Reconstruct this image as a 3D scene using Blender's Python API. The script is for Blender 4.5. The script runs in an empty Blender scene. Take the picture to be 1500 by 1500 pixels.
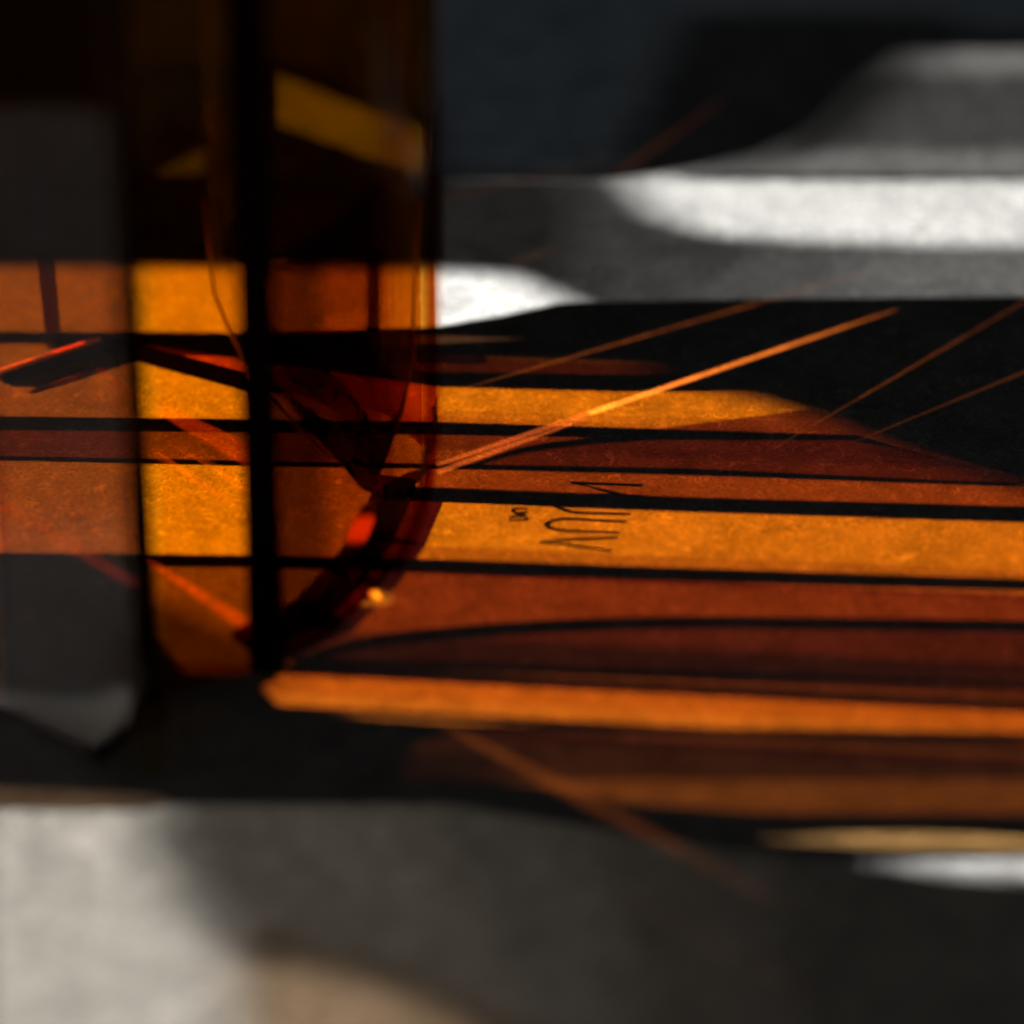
import bpy, bmesh, math, random
from mathutils import Vector, Matrix
from mathutils.geometry import delaunay_2d_cdt

R = math.radians
scene = bpy.context.scene
C = scene.collection

# ------------------------------------------------------------------ camera
PITCH, DIST, LENS = R(35), 0.84, 200.0
cam_d = bpy.data.cameras.new('camera')
cam = bpy.data.objects.new('camera', cam_d); C.objects.link(cam)
cam.location = (0, -DIST*math.cos(PITCH), DIST*math.sin(PITCH))
cam.rotation_euler = (math.pi/2-PITCH, 0, 0)
cam_d.sensor_width = 36; cam_d.lens = LENS
cam_d.clip_start = 0.01; cam_d.clip_end = 20
cam_d.dof.use_dof = True
cam_d.dof.focus_distance = DIST + 0.012
cam_d.dof.aperture_fstop = 5.8
scene.camera = cam

# ------------------------------------------------------------------ world (dim cool room fill)
w = bpy.data.worlds.new('World'); scene.world = w; w.use_nodes = True
bg = w.node_tree.nodes['Background']
bg.inputs[0].default_value = (0.92, 0.96, 1.0, 1); bg.inputs[1].default_value = 0.010

# ------------------------------------------------------------------ key lamp: hard, low, from the left
ELEV = R(25)
AZ = Vector((1, -0.07, 0)).normalized()
LDIST = 3.0
LAMP = Vector((0, 0, 0)) - AZ*LDIST*math.cos(ELEV) + Vector((0, 0, LDIST*math.sin(ELEV)))
ld = bpy.data.lights.new('key_lamp', 'SPOT'); ld.energy = 1780; ld.color = (1.0, 0.985, 0.955)
ld.shadow_soft_size = 0.0035; ld.spot_size = R(13); ld.spot_blend = 0.1
lo = bpy.data.objects.new('key_lamp', ld); C.objects.link(lo); lo.location = LAMP
lo.rotation_euler = (-LAMP).to_track_quat('-Z', 'Y').to_euler()

# added orange lamp behind the slits, standing in for caustic streaks on the table
SLAMP = Vector((0.10, 2.0, 2.0))
sd = bpy.data.lights.new('streak_lamp', 'SPOT'); sd.energy = 5500; sd.color = (1.0, 0.21, 0.02)
sd.shadow_soft_size = 0.0025; sd.spot_size = R(11); sd.spot_blend = 0.1
so = bpy.data.objects.new('streak_lamp', sd); C.objects.link(so); so.location = SLAMP
so.rotation_euler = (Vector((0.0, 0.0, 0))-SLAMP).to_track_quat('-Z', 'Y').to_euler()

# added soft lamp, front left, to brighten the foot of the front panel
fd_ = bpy.data.lights.new('sheen_fill_lamp', 'AREA'); fd_.shape = 'RECTANGLE'; fd_.size = 0.06; fd_.size_y = 0.03
fd_.energy = 0.012; fd_.color = (1.0, 0.88, 0.80)
fo_ = bpy.data.objects.new('sheen_fill_lamp', fd_); C.objects.link(fo_); fo_.location = (-0.20, -0.26, 0.045)
fo_.rotation_euler = (Vector((-0.065, -0.06, 0.008))-fo_.location).to_track_quat('-Z', 'Y').to_euler()

# ------------------------------------------------------------------ render settings
vs = scene.view_settings
vs.view_transform = 'Standard'; vs.look = 'None'; vs.exposure = 0; vs.gamma = 1; vs.use_curve_mapping = False
scene.render.engine = 'CYCLES'
cy = scene.cycles
cy.use_denoising = True; cy.caustics_reflective = False; cy.caustics_refractive = False
cy.max_bounces = 10; cy.transparent_max_bounces = 64; cy.sample_clamp_indirect = 4

# ------------------------------------------------------------------ geometry helpers
FWD = Vector((0, math.cos(PITCH), -math.sin(PITCH))); UP = Vector((0, math.sin(PITCH), math.cos(PITCH)))
CAMP = Vector(cam.location); HALF = 18.0/LENS
def ground(u, v, z=0.0):
    """a spot on the table (height z), from where it lies in the 1500 px picture"""
    d = FWD + Vector((1, 0, 0))*((u-750)/750*HALF) + UP*((750-v)/750*HALF)
    return CAMP + d*((z-CAMP.z)/d.z)
def height_at(p, v):
    """height above ground point p that shows at picture row v"""
    s = (750-v)/750*HALF
    q = Vector(p) - CAMP
    # (q+h*z).UP / (q+h*z).FWD = s
    return (s*q.dot(FWD)-q.dot(UP))/(UP.z-s*FWD.z)
def to_plane(p, p0, n):
    """follow the light from table point p back to a plane"""
    d = LAMP - p
    return p + d*((p0-p).dot(n)/d.dot(n))

def link(name, me, mat, parent=None):
    o = bpy.data.objects.new(name, me); C.objects.link(o)
    me.materials.clear(); me.materials.append(mat)
    if parent: o.parent = parent
    return o
def tag(o, label, cat, group=None):
    o['label'] = label; o['category'] = cat
    if group: o['group'] = group
    return o
def mesh_of(name, verts, faces, smooth=False):
    me = bpy.data.meshes.new(name); me.from_pydata([tuple(v) for v in verts], [], faces)
    bm = bmesh.new(); bm.from_mesh(me); bmesh.ops.recalc_face_normals(bm, faces=bm.faces); bm.to_mesh(me); bm.free()
    if smooth:
        for p in me.polygons: p.use_smooth = True
    return me
def prism(name, loops, off, mat, parent=None):
    """flat polygon with holes (3-D loops, first is the outline), given thickness along off"""
    off = Vector(off); w3 = off.normalized()
    u3 = w3.cross(Vector((0, 0, 1)) if abs(w3.z) < 0.9 else Vector((1, 0, 0))).normalized(); v3 = w3.cross(u3)
    o3 = loops[0][0]
    pts, loops_i = [], []
    for l in loops:
        loops_i.append(list(range(len(pts), len(pts)+len(l))))
        pts += [Vector(((p-o3).dot(u3), (p-o3).dot(v3)))*100 for p in l]
    vo, eo, fo, ov, oe, of = delaunay_2d_cdt(pts, [], loops_i, 2, 1e-6)
    verts = [o3 + u3*(p.x/100) + v3*(p.y/100) for p in vo]; n = len(verts)
    faces = [tuple(f) for f in fo] + [tuple(i+n for i in reversed(f)) for f in fo]
    cnt = {}
    for f in fo:
        for i in range(len(f)):
            a_, b_ = f[i], f[(i+1) % len(f)]
            cnt.setdefault((min(a_, b_), max(a_, b_)), []).append((a_, b_))
    for k, v in cnt.items():
        if len(v) == 1:
            a_, b_ = v[0]; faces.append((b_, a_, a_+n, b_+n))
    return link(name, mesh_of(name, verts+[p+off for p in verts], faces), mat, parent)
def tube(name, pts, r, mat, parent=None, seg=12):
    """round rod through pts, r a number or a list of radii"""
    verts, faces = [], []
    rr = r if isinstance(r, (list, tuple)) else [r]*len(pts)
    for i, p in enumerate(pts):
        t = (pts[min(i+1, len(pts)-1)]-pts[max(i-1, 0)]).normalized()
        a = t.cross(Vector((0.31, 0.2, 0.93)) if abs(t.z) < 0.9 else Vector((1, 0, 0))).normalized(); b = t.cross(a)
        for k in range(seg):
            th = 2*math.pi*k/seg; verts.append(p + (a*math.cos(th)+b*math.sin(th))*rr[i])
    for i in range(len(pts)-1):
        for k in range(seg):
            faces.append((i*seg+k, i*seg+(k+1) % seg, (i+1)*seg+(k+1) % seg, (i+1)*seg+k))
    faces.append(tuple(range(seg))); faces.append(tuple(range((len(pts)-1)*seg, len(pts)*seg)))
    return link(name, mesh_of(name, verts, faces, True), mat, parent)
def smooth_line(pts, n=6):
    """Catmull-Rom through 2-D points"""
    out = []
    P = [pts[0]]+list(pts)+[pts[-1]]
    for i in range(1, len(P)-2):
        for k in range(n):
            t = k/n
            out.append(tuple(0.5*((2*P[i][c])+(-P[i-1][c]+P[i+1][c])*t+(2*P[i-1][c]-5*P[i][c]+4*P[i+1][c]-P[i+2][c])*t*t
                                  + (-P[i-1][c]+3*P[i][c]-3*P[i+1][c]+P[i+2][c])*t**3) for c in (0, 1)))
    out.append(tuple(pts[-1])); return out

# ------------------------------------------------------------------ materials
def new_mat(name):
    m = bpy.data.materials.new(name); m.use_nodes = True
    nt = m.node_tree; nt.nodes.clear()
    return m, nt, nt.nodes.new('ShaderNodeOutputMaterial')
def glass(name, T, rough=0.02, refl=1.0, speck=0.0):
    """clear sheet: each of its two faces passes sqrt(T) of the light; a Fresnel share is mirrored"""
    m, nt, out = new_mat(name)
    tr = nt.nodes.new('ShaderNodeBsdfTransparent'); col = [math.sqrt(c) for c in T]
    tr.inputs[0].default_value = (*col, 1)
    if speck:
        co = nt.nodes.new('ShaderNodeTexCoord'); nz = nt.nodes.new('ShaderNodeTexNoise')
        nz.inputs['Scale'].default_value = 60; nz.inputs['Detail'].default_value = 4
        nt.links.new(co.outputs['Object'], nz.inputs['Vector'])
        rp = nt.nodes.new('ShaderNodeValToRGB')
        rp.color_ramp.elements[0].position = 0.3; rp.color_ramp.elements[1].position = 0.7
        rp.color_ramp.elements[0].color = (*[c*(1-speck) for c in col], 1); rp.color_ramp.elements[1].color = (*col, 1)
        nt.links.new(nz.outputs['Fac'], rp.inputs['Fac']); nt.links.new(rp.outputs['Color'], tr.inputs[0])
    gl = nt.nodes.new('ShaderNodeBsdfGlossy'); gl.inputs['Roughness'].default_value = rough
    # Schlick reflectance, the same from either side of the sheet
    ge = nt.nodes.new('ShaderNodeNewGeometry'); dt = nt.nodes.new('ShaderNodeVectorMath'); dt.operation = 'DOT_PRODUCT'
    nt.links.new(ge.outputs['Normal'], dt.inputs[0]); nt.links.new(ge.outputs['Incoming'], dt.inputs[1])
    prev = dt.outputs['Value']
    for op, val in (('ABSOLUTE', None), ('SUBTRACT', 1.0), ('POWER', 5.0), ('MULTIPLY', 0.96), ('ADD', 0.04)):
        n_ = nt.nodes.new('ShaderNodeMath'); n_.operation = op
        if op == 'SUBTRACT': n_.inputs[0].default_value = val; nt.links.new(prev, n_.inputs[1])
        else:
            nt.links.new(prev, n_.inputs[0])
            if val is not None: n_.inputs[1].default_value = val
        prev = n_.outputs[0]
    mu = nt.nodes.new('ShaderNodeMath'); mu.operation = 'MULTIPLY'; mu.inputs[1].default_value = refl
    mu.use_clamp = True
    nt.links.new(prev, mu.inputs[0])
    mx = nt.nodes.new('ShaderNodeMixShader')
    nt.links.new(mu.outputs[0], mx.inputs[0]); nt.links.new(tr.outputs[0], mx.inputs[1]); nt.links.new(gl.outputs[0], mx.inputs[2])
    nt.links.new(mx.outputs[0], out.inputs[0])
    return m
def solid(name, col, rough=0.5, spec=0.5, metal=0.0, noise=0.25):
    m, nt, out = new_mat(name)
    b = nt.nodes.new('ShaderNodeBsdfPrincipled'); nt.links.new(b.outputs[0], out.inputs[0])
    b.inputs['Roughness'].default_value = rough; b.inputs['Metallic'].default_value = metal
    b.inputs['Specular IOR Level'].default_value = spec
    co = nt.nodes.new('ShaderNodeTexCoord'); nz = nt.nodes.new('ShaderNodeTexNoise'); nz.inputs['Scale'].default_value = 400
    nt.links.new(co.outputs['Object'], nz.inputs['Vector'])
    rp = nt.nodes.new('ShaderNodeValToRGB')
    rp.color_ramp.elements[0].color = (*[c*(1-noise) for c in col], 1); rp.color_ramp.elements[1].color = (*col, 1)
    nt.links.new(nz.outputs['Fac'], rp.inputs['Fac']); nt.links.new(rp.outputs['Color'], b.inputs['Base Color'])
    return m

def paper_material():
    m, nt, out = new_mat('fibrous_paper')
    N, L = nt.nodes.new, nt.links.new
    b = N('ShaderNodeBsdfPrincipled'); L(b.outputs[0], out.inputs[0])
    b.inputs['Roughness'].default_value = 0.62; b.inputs['Specular IOR Level'].default_value = 0.25
    co = N('ShaderNodeTexCoord')
    def noise(scale, detail=2, dist=0.0, rough=0.5, loc=(0, 0, 0)):
        mp = N('ShaderNodeMapping'); mp.inputs['Location'].default_value = loc; L(co.outputs['Object'], mp.inputs[0])
        n = N('ShaderNodeTexNoise'); n.inputs['Scale'].default_value = scale; n.inputs['Detail'].default_value = detail
        n.inputs['Distortion'].default_value = dist; n.inputs['Roughness'].default_value = rough
        L(mp.outputs[0], n.inputs['Vector']); return n.outputs['Fac']
    def math_(op, a, bb=None, clamp=False):
        n = N('ShaderNodeMath'); n.operation = op; n.use_clamp = clamp
        for i, x in enumerate((a, bb)):
            if x is None: continue
            if isinstance(x, (int, float)): n.inputs[i].default_value = x
            else: L(x, n.inputs[i])
        return n.outputs[0]
    def ridge(scale, width, dist, loc, mask_scale, mask_lo):
        """thin wandering fibres: where a noise crosses its middle, broken up by a second noise"""
        d = math_('ABSOLUTE', math_('SUBTRACT', noise(scale, 1, dist, 0.4, loc), 0.5))
        line = math_('SUBTRACT', 1.0, math_('DIVIDE', d, width), True)
        msk = math_('MULTIPLY', math_('SUBTRACT', noise(mask_scale, 1, 0, 0.5, (loc[1], loc[2], loc[0])), mask_lo), 9.0, True)
        return math_('MULTIPLY', line, msk)
    f1 = ridge(210, 0.035, 2.0, (3, 1, 2), 300, 0.53)
    f2 = ridge(330, 0.045, 2.5, (7, 5, 1), 420, 0.52)
    f3 = ridge(520, 0.06, 1.5, (2, 9, 4), 500, 0.50)
    fib = math_('ADD', math_('ADD', f1, math_('MULTIPLY', f2, 0.8)), math_('MULTIPLY', f3, 0.6), True)
    blot = noise(120, 6, 0.8, 0.65)
    fine = noise(1500, 3, 0, 0.6, (1, 4, 8))
    rp = N('ShaderNodeValToRGB')
    rp.color_ramp.elements[0].position = 0.32; rp.color_ramp.elements[0].color = (0.33, 0.325, 0.315, 1)
    rp.color_ramp.elements[1].position = 0.68; rp.color_ramp.elements[1].color = (0.58, 0.57, 0.555, 1)
    L(blot, rp.inputs['Fac'])
    gr = N('ShaderNodeMixRGB'); gr.blend_type = 'OVERLAY'; gr.inputs[0].default_value = 0.75
    L(rp.outputs[0], gr.inputs[1]); L(fine, gr.inputs[2])
    mx = N('ShaderNodeMixRGB'); mx.inputs[2].default_value = (0.95, 0.94, 0.90, 1)
    L(math_('MULTIPLY', fib, 0.85), mx.inputs[0]); L(gr.outputs[0], mx.inputs[1])
    L(mx.outputs[0], b.inputs['Base Color'])
    h = math_('ADD', math_('MULTIPLY', fib, 0.5), math_('MULTIPLY', fine, 0.5))
    bp = N('ShaderNodeBump'); bp.inputs['Strength'].default_value = 0.3; bp.inputs['Distance'].default_value = 0.00025
    L(h, bp.inputs['Height']); L(bp.outputs[0], b.inputs['Normal'])
    return m

M = dict(
    paper=paper_material(),
    wall=glass('amber_glass', (0.85, 0.40, 0.02), speck=0.05, refl=0.03),
    thick=glass('deep_amber_glass', (0.26, 0.055, 0.006), speck=0.08, refl=0.03),
    thicker=glass('darkest_amber_glass', (0.085, 0.02, 0.006), speck=0.08, refl=0.03),
    pale=glass('pale_amber_glass', (0.97, 0.72, 0.30), speck=0.05, refl=0.03),
    veil=glass('hazy_amber_glass', (0.27, 0.10, 0.03), rough=0.03, refl=0.45),
    veil_clear=glass('clear_amber_front', (0.66, 0.23, 0.05), rough=0.03, refl=0.45),
    cone=glass('inner_amber_glass', (0.97, 0.93, 0.85), refl=0.1),
    fin=glass('tinted_fin_glass', (0.30, 0.12, 0.10), refl=0.1),
    fin2=glass('dark_fin_glass', (0.12, 0.04, 0.03), refl=0.1),
    rim=glass('rim_amber_glass', (0.10, 0.012, 0.002), refl=0.3),
    black=solid('black_gloss', (0.004, 0.003, 0.003), 0.35),
    post=solid('dark_bronze_post', (0.003, 0.0015, 0.001), 0.9, 0.0),
    card=solid('black_card', (0.012, 0.012, 0.012), 0.85, 0.1),
    ink=solid('black_ink', (0.01, 0.008, 0.006), 0.6),
    edge=solid('orange_highlight', (0.95, 0.70, 0.15), 0.3),  # orange stands in for a highlight and a caustic
    rib=solid('amber_rib', (0.60, 0.20, 0.02), 0.4),
    glow=solid('bright_glint', (1.0, 0.95, 0.45), 0.25, 0.8, noise=0.0),
)
def sheen_material():
    m, nt, out = new_mat('painted_sheen')  # pale diffuse colour standing in for a reflection on the glass
    tr = nt.nodes.new('ShaderNodeBsdfTransparent'); df = nt.nodes.new('ShaderNodeBsdfDiffuse'); df.inputs[0].default_value = (0.8, 0.74, 0.70, 1)
    co = nt.nodes.new('ShaderNodeTexCoord'); nz = nt.nodes.new('ShaderNodeTexNoise'); nz.inputs['Scale'].default_value = 90
    nt.links.new(co.outputs['Object'], nz.inputs['Vector'])
    mr = nt.nodes.new('ShaderNodeMapRange'); mr.inputs[3].default_value = 0.15; mr.inputs[4].default_value = 0.25
    nt.links.new(nz.outputs['Fac'], mr.inputs[0])
    mx = nt.nodes.new('ShaderNodeMixShader'); nt.links.new(mr.outputs[0], mx.inputs[0])
    nt.links.new(tr.outputs[0], mx.inputs[1]); nt.links.new(df.outputs[0], mx.inputs[2]); nt.links.new(mx.outputs[0], out.inputs[0])
    return m
M['sheen'] = sheen_material()
M['strip'] = glass('red_amber_edge', (0.50, 0.16, 0.05), refl=0.1)
M['mid'] = glass('mid_amber_glass', (0.60, 0.24, 0.03), speck=0.05, refl=0.03)
# ------------------------------------------------------------------ table
me = mesh_of('table_top', [(-1.6, -1.0, 0), (1.2, -1.0, 0), (1.2, 1.6, 0), (-1.6, 1.6, 0),
                           (-1.6, -1.0, -.02), (1.2, -1.0, -.02), (1.2, 1.6, -.02), (-1.6, 1.6, -.02)],
             [(0, 1, 2, 3), (4, 7, 6, 5), (0, 4, 5, 1), (1, 5, 6, 2), (2, 6, 7, 3), (3, 7, 4, 0)])
table = link('table_surface', me, M['paper']); table['kind'] = 'structure'

# ------------------------------------------------------------------ added unseen strips and panes that shape the key light
SX = -0.25
scr = bpy.data.objects.new('strip_gobo', None); C.objects.link(scr); scr.location = (0, 0, 0)
tag(scr, 'added unseen gobo of strips and tinted panes that shapes the light on the table', 'screen')
layer = [0]
FX = -1.15
far = bpy.data.objects.new('smoked_gobo', None); C.objects.link(far)  # second added gobo, farther off for softer shadow edges
tag(far, 'added unseen stand of smoked panes that dims and softens the light', 'screen')
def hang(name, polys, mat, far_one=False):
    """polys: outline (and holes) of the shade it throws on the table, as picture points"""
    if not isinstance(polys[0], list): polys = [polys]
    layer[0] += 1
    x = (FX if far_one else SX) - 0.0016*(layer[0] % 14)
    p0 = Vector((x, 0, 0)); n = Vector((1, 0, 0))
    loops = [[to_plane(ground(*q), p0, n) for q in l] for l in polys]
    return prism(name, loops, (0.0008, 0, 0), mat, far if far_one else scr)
pane_mats = {}
def pane(name, T, poly, far_one=None):
    if far_one is None: far_one = name == 'smoked_pane'
    T = T if isinstance(T, tuple) else (T, T, T)
    if T not in pane_mats: pane_mats[T] = glass('tinted_sheet_%d' % len(pane_mats), T, refl=0.3)
    return hang(name, poly, pane_mats[T], far_one)
def stripe(top, bot): return list(top)+list(reversed(bot))
K = M['card']; W = 2100; LX = -300

# added boards with gaps: light and shade on the far table
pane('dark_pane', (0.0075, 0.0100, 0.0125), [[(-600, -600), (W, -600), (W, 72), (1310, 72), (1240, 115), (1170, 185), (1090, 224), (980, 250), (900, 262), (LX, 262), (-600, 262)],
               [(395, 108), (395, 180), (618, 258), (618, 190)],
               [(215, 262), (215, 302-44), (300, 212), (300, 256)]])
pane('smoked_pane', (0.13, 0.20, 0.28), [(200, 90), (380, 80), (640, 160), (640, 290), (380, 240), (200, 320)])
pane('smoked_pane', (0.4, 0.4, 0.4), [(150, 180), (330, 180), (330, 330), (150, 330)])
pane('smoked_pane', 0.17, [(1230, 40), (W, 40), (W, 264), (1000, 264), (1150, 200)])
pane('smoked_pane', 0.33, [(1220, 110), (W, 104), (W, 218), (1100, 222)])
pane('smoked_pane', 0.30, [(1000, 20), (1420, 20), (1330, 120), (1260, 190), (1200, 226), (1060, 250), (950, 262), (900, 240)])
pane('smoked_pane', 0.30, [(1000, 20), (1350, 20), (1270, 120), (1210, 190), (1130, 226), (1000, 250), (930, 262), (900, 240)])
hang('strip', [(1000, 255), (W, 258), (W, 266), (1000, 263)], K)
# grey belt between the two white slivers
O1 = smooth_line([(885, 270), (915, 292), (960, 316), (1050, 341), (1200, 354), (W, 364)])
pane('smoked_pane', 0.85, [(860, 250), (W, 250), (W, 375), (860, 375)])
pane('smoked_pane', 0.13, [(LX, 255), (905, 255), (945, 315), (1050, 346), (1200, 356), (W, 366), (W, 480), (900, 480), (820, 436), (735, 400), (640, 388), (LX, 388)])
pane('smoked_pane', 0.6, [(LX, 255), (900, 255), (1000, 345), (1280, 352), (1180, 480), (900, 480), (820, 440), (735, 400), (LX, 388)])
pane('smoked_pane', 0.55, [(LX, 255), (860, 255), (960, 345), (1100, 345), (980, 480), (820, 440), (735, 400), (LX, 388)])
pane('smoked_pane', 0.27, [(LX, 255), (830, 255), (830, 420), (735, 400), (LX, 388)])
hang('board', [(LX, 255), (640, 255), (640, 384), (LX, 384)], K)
# dark zone behind the vessel
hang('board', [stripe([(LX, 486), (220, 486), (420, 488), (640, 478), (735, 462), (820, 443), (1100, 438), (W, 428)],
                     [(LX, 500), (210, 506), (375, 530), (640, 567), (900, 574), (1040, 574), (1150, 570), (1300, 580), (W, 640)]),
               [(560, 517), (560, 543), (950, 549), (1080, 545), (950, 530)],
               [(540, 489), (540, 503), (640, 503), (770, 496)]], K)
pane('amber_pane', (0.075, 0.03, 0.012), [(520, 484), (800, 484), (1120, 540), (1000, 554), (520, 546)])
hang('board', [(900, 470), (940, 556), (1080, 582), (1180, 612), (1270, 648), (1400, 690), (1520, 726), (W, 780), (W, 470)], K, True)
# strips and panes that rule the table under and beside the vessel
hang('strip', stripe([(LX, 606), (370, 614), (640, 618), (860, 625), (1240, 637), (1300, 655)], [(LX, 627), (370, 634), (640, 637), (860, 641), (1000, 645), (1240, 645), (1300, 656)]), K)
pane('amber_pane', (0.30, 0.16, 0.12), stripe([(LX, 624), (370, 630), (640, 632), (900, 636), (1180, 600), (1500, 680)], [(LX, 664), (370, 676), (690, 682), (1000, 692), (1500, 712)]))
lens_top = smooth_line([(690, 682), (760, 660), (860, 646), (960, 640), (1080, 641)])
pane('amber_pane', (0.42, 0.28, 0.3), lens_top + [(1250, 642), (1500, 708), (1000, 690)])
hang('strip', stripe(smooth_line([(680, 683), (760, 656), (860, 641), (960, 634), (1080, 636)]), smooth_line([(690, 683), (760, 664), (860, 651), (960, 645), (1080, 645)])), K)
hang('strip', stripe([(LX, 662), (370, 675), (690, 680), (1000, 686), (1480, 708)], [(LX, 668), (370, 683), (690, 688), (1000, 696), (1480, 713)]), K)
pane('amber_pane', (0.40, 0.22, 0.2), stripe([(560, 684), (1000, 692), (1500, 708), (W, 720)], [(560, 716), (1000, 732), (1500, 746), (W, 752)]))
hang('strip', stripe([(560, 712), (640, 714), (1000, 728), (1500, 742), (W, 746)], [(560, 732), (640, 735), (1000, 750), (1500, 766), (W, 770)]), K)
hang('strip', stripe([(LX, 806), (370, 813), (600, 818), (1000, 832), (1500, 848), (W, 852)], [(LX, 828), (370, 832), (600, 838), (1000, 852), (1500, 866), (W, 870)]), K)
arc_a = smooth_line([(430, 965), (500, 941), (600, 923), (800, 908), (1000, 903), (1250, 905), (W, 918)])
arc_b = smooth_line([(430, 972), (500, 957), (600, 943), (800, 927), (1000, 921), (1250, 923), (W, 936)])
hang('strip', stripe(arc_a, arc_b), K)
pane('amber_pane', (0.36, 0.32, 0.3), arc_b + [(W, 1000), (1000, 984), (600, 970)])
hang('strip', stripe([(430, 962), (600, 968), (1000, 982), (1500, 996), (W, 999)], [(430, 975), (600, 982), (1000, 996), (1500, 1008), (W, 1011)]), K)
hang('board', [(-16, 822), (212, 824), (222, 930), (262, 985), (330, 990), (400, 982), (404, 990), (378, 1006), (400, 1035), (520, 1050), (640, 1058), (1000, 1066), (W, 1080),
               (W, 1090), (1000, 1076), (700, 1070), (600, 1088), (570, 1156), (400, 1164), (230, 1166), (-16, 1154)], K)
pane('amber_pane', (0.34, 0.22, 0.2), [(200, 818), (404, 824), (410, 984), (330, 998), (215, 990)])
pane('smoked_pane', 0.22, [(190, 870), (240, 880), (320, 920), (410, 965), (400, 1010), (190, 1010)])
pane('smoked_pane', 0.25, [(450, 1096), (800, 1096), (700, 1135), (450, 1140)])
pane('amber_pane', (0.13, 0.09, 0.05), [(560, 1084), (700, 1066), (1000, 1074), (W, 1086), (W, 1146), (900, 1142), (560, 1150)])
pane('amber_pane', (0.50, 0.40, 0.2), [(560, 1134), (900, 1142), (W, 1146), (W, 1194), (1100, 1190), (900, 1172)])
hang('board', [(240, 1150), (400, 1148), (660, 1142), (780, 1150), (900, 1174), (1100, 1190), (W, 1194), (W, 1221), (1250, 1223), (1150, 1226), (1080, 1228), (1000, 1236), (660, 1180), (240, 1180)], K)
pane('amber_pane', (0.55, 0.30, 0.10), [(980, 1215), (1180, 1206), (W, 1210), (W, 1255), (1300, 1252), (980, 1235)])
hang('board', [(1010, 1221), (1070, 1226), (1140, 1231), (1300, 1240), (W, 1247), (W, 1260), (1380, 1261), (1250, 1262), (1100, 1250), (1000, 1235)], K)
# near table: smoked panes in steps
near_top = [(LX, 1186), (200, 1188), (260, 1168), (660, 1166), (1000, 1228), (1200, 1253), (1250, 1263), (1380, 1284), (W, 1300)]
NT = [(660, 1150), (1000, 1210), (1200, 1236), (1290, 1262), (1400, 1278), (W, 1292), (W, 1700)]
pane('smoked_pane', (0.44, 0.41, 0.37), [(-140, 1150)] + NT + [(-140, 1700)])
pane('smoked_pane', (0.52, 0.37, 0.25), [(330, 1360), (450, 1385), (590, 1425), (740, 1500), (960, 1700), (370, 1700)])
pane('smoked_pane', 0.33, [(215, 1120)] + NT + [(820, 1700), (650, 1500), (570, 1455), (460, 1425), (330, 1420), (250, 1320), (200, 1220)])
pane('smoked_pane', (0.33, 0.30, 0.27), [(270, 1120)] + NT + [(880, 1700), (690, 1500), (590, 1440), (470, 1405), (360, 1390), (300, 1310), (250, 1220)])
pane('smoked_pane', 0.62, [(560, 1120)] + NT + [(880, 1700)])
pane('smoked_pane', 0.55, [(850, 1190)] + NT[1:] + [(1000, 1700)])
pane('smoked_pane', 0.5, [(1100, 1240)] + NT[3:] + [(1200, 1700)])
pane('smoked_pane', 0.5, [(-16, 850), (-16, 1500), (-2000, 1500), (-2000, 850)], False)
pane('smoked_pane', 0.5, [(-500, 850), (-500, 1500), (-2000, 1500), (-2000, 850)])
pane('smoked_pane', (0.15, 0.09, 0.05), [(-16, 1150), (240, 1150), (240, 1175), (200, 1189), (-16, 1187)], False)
# made-up rail and posts for the light-shaping panes
ztop = 0.33
tube('rail', [Vector((SX-0.011, -0.30, ztop)), Vector((SX-0.011, 0.42, ztop))], 0.006, M['black'], scr)
for y in (-0.30, 0.42):
    tube('upright', [Vector((SX-0.011, y, 0)), Vector((SX-0.011, y, ztop+0.01))], 0.006, M['black'], scr)

prism('base_board', [[Vector((FX+0.004, -0.65, 0.0)), Vector((FX+0.004, 0.85, 0.0)), Vector((FX+0.004, 0.85, 0.465)), Vector((FX+0.004, 0.02, 0.465)),
      Vector((FX+0.004, -0.03, 0.474)), Vector((FX+0.004, -0.10, 0.47)), Vector((FX+0.004, -0.65, 0.465))]], (0.003, 0, 0), K, far)  # added board darkening the table that the front panel mirrors
tube('rail', [Vector((FX-0.011, -0.7, 0.85)), Vector((FX-0.011, 0.9, 0.85))], 0.008, M['black'], far)
for y in (-0.7, 0.9):
    tube('upright', [Vector((FX-0.011, y, 0)), Vector((FX-0.011, y, 0.86))], 0.008, M['black'], far)

# ------------------------------------------------------------------ the amber vessel
H = 0.20
foot = [(-160, 960), (215, 1147), (222, 1027), (390, 978), (490, 930), (556, 862), (578, 832), (600, 800), (632, 722), (640, 655),
        (575, 598), (375, 555), (222, 514), (150, 497), (-10, 548), (-150, 640), (-205, 790)]
G = [ground(*p) for p in foot]
ves = bpy.data.objects.new('amber_vessel', None); C.objects.link(ves); ves.location = (0, 0, 0)
tag(ves, 'faceted amber glass vessel with a black corner post standing on grey paper', 'glass vessel')
cen = sum(G, Vector())/len(G)
def inner(i, t):
    """corner i of the footprint moved inwards by the wall thickness t"""
    p0, p1, p2 = G[i-1], G[i], G[(i+1) % len(G)]
    n1 = Vector(((p1-p0).y, -(p1-p0).x, 0)).normalized(); n2 = Vector(((p2-p1).y, -(p2-p1).x, 0)).normalized()
    if n1.dot(cen-p1) < 0: n1 = -n1
    if n2.dot(cen-p1) < 0: n2 = -n2
    m = (n1+n2).normalized(); return p1 + m*(t/max(0.5, m.dot(n1)))
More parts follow.
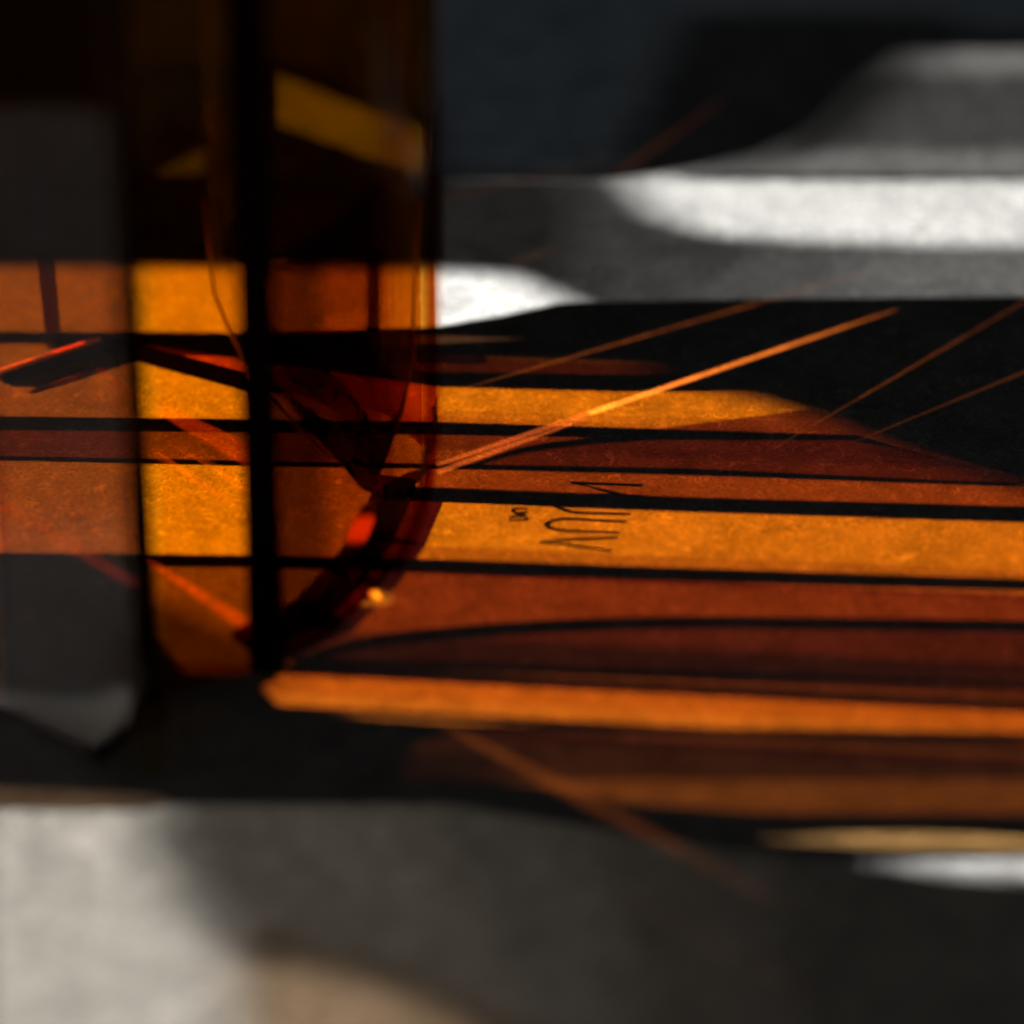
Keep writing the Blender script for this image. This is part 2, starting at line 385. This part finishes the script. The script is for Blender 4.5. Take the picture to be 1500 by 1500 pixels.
def wall(i, mat, name='wall_panel', t=0.0022, z0=0.0005, z1=H):
    j = (i+1) % len(G); q = [G[i], G[j], inner(j, t), inner(i, t)]; up = Vector((0, 0, 1))
    v = [p+up*z0 for p in q] + [p+up*z1 for p in q]
    return link(name, mesh_of(name, v, [(0, 1, 5, 4), (2, 3, 7, 6), (0, 3, 2, 1), (4, 5, 6, 7)]), mat, ves)
for i in range(len(G)):
    if i == 0: continue
    if i in (3, 4, 5):
        wall(i, M['thicker'] if i == 3 else M['thick'], z1=0.066); wall(i, M['wall'], z0=0.0661)
    else: wall(i, M['mid'] if i in (6, 9) else M['pale'] if i == 1 else M['wall'])
# front panel: cut lower corner
a, b = G[0], G[1]; d = (b-a).normalized(); L0 = (b-a).length
f = (ground(140, 1110)-a).length
zc = height_at(b, 985)
nf = Vector((-d.y, d.x, 0))
if nf.dot(cen-a) < 0: nf = -nf
cut = [a+d*f+Vector((0, 0, .0005)), a+d*(f+(L0-f)*.55)+Vector((0, 0, zc*.36)), a+d*(f+(L0-f)*.88)+Vector((0, 0, zc*.72)), b+Vector((0, 0, zc*1.05))]
fs = (ground(8, 1044)-a).length; sp = a+d*fs
prism('front_panel', [[sp+Vector((0, 0, .0005))]+cut+[b+Vector((0, 0, H)), sp+Vector((0, 0, H))]], nf*0.0022, M['veil'], ves)
prism('front_panel', [[a+Vector((0, 0, .0005)), sp-d*.0001+Vector((0, 0, .0005)), sp-d*.0001+Vector((0, 0, H)), a+Vector((0, 0, H))]], nf*0.0022, M['veil_clear'], ves)
FN = -nf
def on_front(u, v, out=0.0):
    dd = FWD + Vector((1, 0, 0))*((u-750)/750*HALF) + UP*((750-v)/750*HALF)
    return CAMP + dd*((a+FN*out-CAMP).dot(FN)/dd.dot(FN))
prism('sheen_film', [[on_front(*q, 0.0003) for q in ((-60, 1003), (0, 1033), (70, 1068), (138, 1102), (160, 1092), (182, 1066), (200, 1034), (210, 1000),
      (213, 968), (205, 990), (190, 1006), (140, 1020), (70, 1022), (0, 1010), (-60, 988))]], FN*0.0002, M['sheen'], ves)  # pale film added for the reflected sheen low on the panel
# dark bound edges of the front panel
tube('edge_binding', [cut[0]]+cut[1:]+[b+Vector((0, 0, H))], 0.0009, M['post'], ves, 8)
tube('edge_binding', [G[2]+Vector((0.0004, 0, 0)), G[2]+Vector((0.0004, 0, H))], 0.0007, M['post'], ves, 8)
# corner post
p = G[3]
prism('corner_post', [[p+Vector((-.0024, -.0010, 0)), p+Vector((.0024, -.0016, 0)), p+Vector((.0026, .0008, 0)), p+Vector((-.0022, .0014, 0))]],
      (0, 0, H), M['post'], ves)
# foot rim: raised strip round the base
def rim(i, name, mat, h, t, inset=0.0):
    a, b = G[i], G[(i+1) % len(G)]; d = (b-a).normalized(); nrm = Vector((d.y, -d.x, 0))
    if nrm.dot(cen-a) < 0: nrm = -nrm
    a = a+nrm*(0.0024+inset); b = b+nrm*(0.0024+inset); up = Vector((0, 0, 1))
    return prism(name, [[a+up*.0004, b+up*.0004, b+up*h, a+up*h]], nrm*t, mat, ves)
for i in (3, 4, 5, 6, 7): rim(i, 'foot_rim', M['rim'], 0.0022, 0.0055)
for i in (11, 12, 13):
    rim(i, 'foot_rim', M['post'], 0.0025, 0.0016)
a, b = G[13], G[14]; d = (b-a).normalized()
tube('highlight_edge', [a+Vector((0, -.0046, .0030)), b+Vector((0, -.0046, .0030))], 0.00045, M['edge'], ves, 8)  # orange rod drawn in for the highlight along the back base
# inner cone
tip = ground(540, 728)
prof = [(0.0, 0.0006), (0.0008, 0.0012), (0.004, 0.0065), (0.0085, 0.014), (0.0125, 0.023), (0.0145, 0.034), (0.0155, 0.050), (0.016, 0.080), (0.016, 0.16)]
verts, faces = [], []; SEG = 48
lean = Vector((-0.06, 0.12, 0))
for r, z in prof:
    for k in range(SEG):
        th = 2*math.pi*k/SEG
        verts.append(tip+Vector((math.cos(th)*r, math.sin(th)*r, z))+Vector((-0.25, 0.1, 0))*min(z, .03))
for i in range(len(prof)-1):
    for k in range(SEG): faces.append((i*SEG+k, i*SEG+(k+1) % SEG, (i+1)*SEG+(k+1) % SEG, (i+1)*SEG+k))
link('inner_cone', mesh_of('inner_cone', verts, faces, True), M['cone'], ves)
for sgn in (-1, 1):
    ln = []
    for r, z in prof[2:7]:
        ln.append(tip+Vector((sgn*r, 0, z))+Vector((-0.25, 0.1, 0))*min(z, .03))
    tube('cone_rib', ln, 0.00028, M['rib'], ves, 6)
fd = (tip-LAMP); fd.z = 0; fd.normalize(); fnrm = Vector((-fd.y, fd.x, 0))
def on_fin(u, v, base=None):
    base = base or tip
    dd = FWD + Vector((1, 0, 0))*((u-750)/750*HALF) + UP*((750-v)/750*HALF)
    return CAMP + dd*((base-CAMP).dot(fnrm)/dd.dot(fnrm))
def fin(name, pts, mat, shift=0.0, t=0.0005, base=None):
    return prism(name, [[on_fin(*q, base)+fnrm*shift for q in pts]], fnrm*t, mat, ves)
fin('refraction_fin', smooth_line([(352, 488), (385, 545), (430, 605), (485, 665), (530, 716)], 4) + [(546, 724)] +
    smooth_line([(560, 690), (578, 640), (594, 585), (603, 540), (607, 490)], 4), M['fin'])  # fins added to imitate dark refraction in the thick base
fin('dark_refraction_fin', [(420, 575), (470, 610), (520, 640), (535, 600), (552, 640), (575, 610), (590, 600), (566, 668), (546, 718), (530, 712), (480, 655)], M['fin2'], -0.0006)
fin('dark_refraction_fin', [(410, 520), (450, 530), (500, 560), (540, 620), (520, 660), (480, 600), (420, 560)], M['fin'], 0.0006)
fin('dark_refraction_fin', [(536, 372), (556, 372), (556, 520), (536, 520)], M['fin2'], 0.0012)
EB = ground(578, 838)
fin('edge_strip', [(621, -60), (643, -60), (643, 640), (638, 700), (626, 755), (608, 800), (588, 836), (572, 836), (590, 800), (606, 755), (617, 700), (621, 640)], M['strip'], 0.0, 0.0005, EB)
FB = ground(505, 832)
fin('caustic_facet', [(530, 742), (546, 738), (549, 762), (538, 790), (520, 812), (504, 826), (498, 820), (508, 786), (520, 760)], M['edge'], 0.0, 0.0004, FB)  # orange sheet painted in for a bright caustic inside the base
fin('refraction_leaf', [(548, 722), (570, 704), (600, 690), (628, 684), (610, 706), (590, 726), (560, 728), (548, 728)], M['fin2'], -0.0006)
tube('inner_rod', [ground(80, 508), ground(80, 508)+Vector((-.0012, 0, height_at(ground(80, 508), 255)))], 0.0013, M['fin2'], ves, 10)
glint_bead = ground(547, 876)  # bright drop made up for a small glint at the base
tube('glint_bead', [glint_bead+Vector((0, 0, z)) for z in (0.0001, 0.0004, 0.0008, 0.0011, 0.00125)], [0.0011, 0.0011, 0.0009, 0.0005, 0.0001], M['glow'], ves, 14)
# printed lettering on the right-hand wall (seen by its shadow on the table)
pa, pb = G[7], G[9]
dn = (pb-pa).normalized(); pn = Vector((dn.y, -dn.x, 0))
def stroke(name, pts, wd, parent):
    """one pen stroke of the shadow, set back along the light to the wall that carries the print"""
    gp = [ground(*q) for q in pts]; verts, faces = [], []
    for i, g in enumerate(gp):
        t = (gp[min(i+1, len(gp)-1)]-gp[max(i-1, 0)]).normalized(); s = Vector((-t.y, t.x, 0))*wd/2
        for q in (g+s, g-s):
            v = to_plane(q, pa+pn*0.0012, pn); verts += [v, v+pn*0.0002]
    for i in range(len(gp)-1):
        o = 4*i
        faces += [(o, o+2, o+6, o+4), (o+1, o+5, o+7, o+3), (o, o+4, o+5, o+1), (o+2, o+3, o+7, o+6)]
    n = len(verts); faces += [(0, 1, 3, 2), (n-4, n-2, n-1, n-3)]
    return link(name, mesh_of(name, verts, faces), M['ink'], parent)
LW = 0.00070
stroke('letter', [(940, 711), (836, 707), (890, 720), (960, 734)], LW, ves)
stroke('letter', smooth_line([(945, 727), (880, 725), (825, 730), (810, 738), (826, 747), (850, 751), (922, 753)], 5), LW, ves)
stroke('letter', smooth_line([(916, 764), (870, 762), (826, 760), (806, 764), (800, 768), (808, 774), (830, 777), (906, 780)], 5), LW, ves)
stroke('letter', [(904, 787), (820, 791), (789, 794), (830, 798), (895, 807)], LW, ves)
SW = 0.00048
stroke('small_letter', smooth_line([(772, 745), (755, 745), (751, 748), (755, 751), (772, 750)], 4), SW, ves)
stroke('small_letter', smooth_line([(770, 754), (752, 753), (770, 754)], 3), SW, ves)
stroke('small_letter', smooth_line([(745, 757), (766, 757), (770, 760), (766, 762), (745, 762)], 4), SW, ves)

# ------------------------------------------------------------------ added unseen card: its slits shape lamp light into caustic streaks
CY = 0.225
card = bpy.data.objects.new('slit_gobo', None); C.objects.link(card); card.location = (0, CY, 0)
tag(card, 'added unseen black card whose slits shape the orange light streaks', 'card')
def to_card(p, y=CY):
    d = SLAMP-p; return p + d*((y-p.y)/d.y) - Vector((0, CY, 0))
slits = []; films = {}; fl = [0]
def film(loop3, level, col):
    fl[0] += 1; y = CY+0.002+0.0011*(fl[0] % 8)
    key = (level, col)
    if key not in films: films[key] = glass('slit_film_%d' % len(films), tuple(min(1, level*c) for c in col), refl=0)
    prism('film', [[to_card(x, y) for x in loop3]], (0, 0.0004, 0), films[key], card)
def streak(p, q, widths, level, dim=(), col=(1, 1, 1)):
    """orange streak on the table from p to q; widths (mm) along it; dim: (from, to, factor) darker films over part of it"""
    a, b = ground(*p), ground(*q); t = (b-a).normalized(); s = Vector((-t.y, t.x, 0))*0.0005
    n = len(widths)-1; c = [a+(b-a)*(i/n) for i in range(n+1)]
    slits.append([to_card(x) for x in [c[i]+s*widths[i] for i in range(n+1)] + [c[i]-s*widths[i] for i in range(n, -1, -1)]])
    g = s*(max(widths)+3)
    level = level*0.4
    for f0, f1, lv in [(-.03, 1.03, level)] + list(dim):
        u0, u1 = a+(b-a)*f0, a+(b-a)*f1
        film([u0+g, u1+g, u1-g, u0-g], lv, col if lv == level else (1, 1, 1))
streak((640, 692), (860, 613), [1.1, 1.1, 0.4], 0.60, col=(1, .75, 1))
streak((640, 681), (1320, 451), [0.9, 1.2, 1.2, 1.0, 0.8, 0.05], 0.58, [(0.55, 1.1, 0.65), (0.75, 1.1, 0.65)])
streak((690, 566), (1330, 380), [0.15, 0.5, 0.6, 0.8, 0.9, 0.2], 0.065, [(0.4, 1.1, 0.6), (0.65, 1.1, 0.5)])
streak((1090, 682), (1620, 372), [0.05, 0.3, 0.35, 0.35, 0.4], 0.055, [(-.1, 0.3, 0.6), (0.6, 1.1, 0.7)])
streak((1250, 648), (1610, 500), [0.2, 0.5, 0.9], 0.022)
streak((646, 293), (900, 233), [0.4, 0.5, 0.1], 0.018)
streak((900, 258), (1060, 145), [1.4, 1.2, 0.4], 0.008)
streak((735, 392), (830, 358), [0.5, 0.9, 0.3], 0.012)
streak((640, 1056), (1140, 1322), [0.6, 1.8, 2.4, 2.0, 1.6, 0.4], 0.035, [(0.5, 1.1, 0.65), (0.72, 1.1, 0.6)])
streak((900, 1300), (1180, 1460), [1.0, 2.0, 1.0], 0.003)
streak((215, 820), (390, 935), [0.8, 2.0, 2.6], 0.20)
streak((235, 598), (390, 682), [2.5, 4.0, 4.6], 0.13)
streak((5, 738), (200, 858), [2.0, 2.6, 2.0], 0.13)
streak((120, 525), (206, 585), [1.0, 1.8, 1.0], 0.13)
pe = [G[13]+Vector((0, -.0046, .0030)), G[14]+Vector((0, -.0046, .0030))]
slits.append([to_card(pe[0]+Vector((0, 0, .0007))), to_card(pe[1]+Vector((0, 0, .0007))), to_card(pe[1]-Vector((0, 0, .0002))), to_card(pe[0]-Vector((0, 0, .0002)))])
prism('card_sheet', [[Vector((-0.38, 0, 0)), Vector((0.42, 0, 0)), Vector((0.42, 0, 0.52)), Vector((-0.38, 0, 0.52))]] + slits, (0, 0.00006, 0), M['card'], card)
for x in (-0.30, 0.34):
    prism('brace', [[Vector((x, 0.012, 0)), Vector((x, 0.10, 0)), Vector((x, 0.012, 0.2))]], (0.004, 0, 0), M['card'], card)

# ------------------------------------------------------------------ added spots that brighten the bead and the lit facet
def glint_spot(p, rad, energy, col, off):
    src = p+Vector(off); d = bpy.data.lights.new('glint_spot', 'SPOT'); d.energy = energy; d.color = col
    d.spot_size = 2*math.atan(rad/(src-p).length); d.spot_blend = 0.3; d.shadow_soft_size = 0.001
    o = bpy.data.objects.new('glint_spot', d); C.objects.link(o); o.location = src
    o.rotation_euler = (p-src).to_track_quat('-Z', 'Y').to_euler()
glint_spot(glint_bead+Vector((0, 0, 0.0006)), 0.0018, 4.0, (1.0, 0.24, 0.01), (0.17, -0.03, 0.12))
glint_spot(on_fin(530, 775, FB), 0.0024, 45, (1.0, 0.8, 0.4), (0.16, -0.16, 0.05))
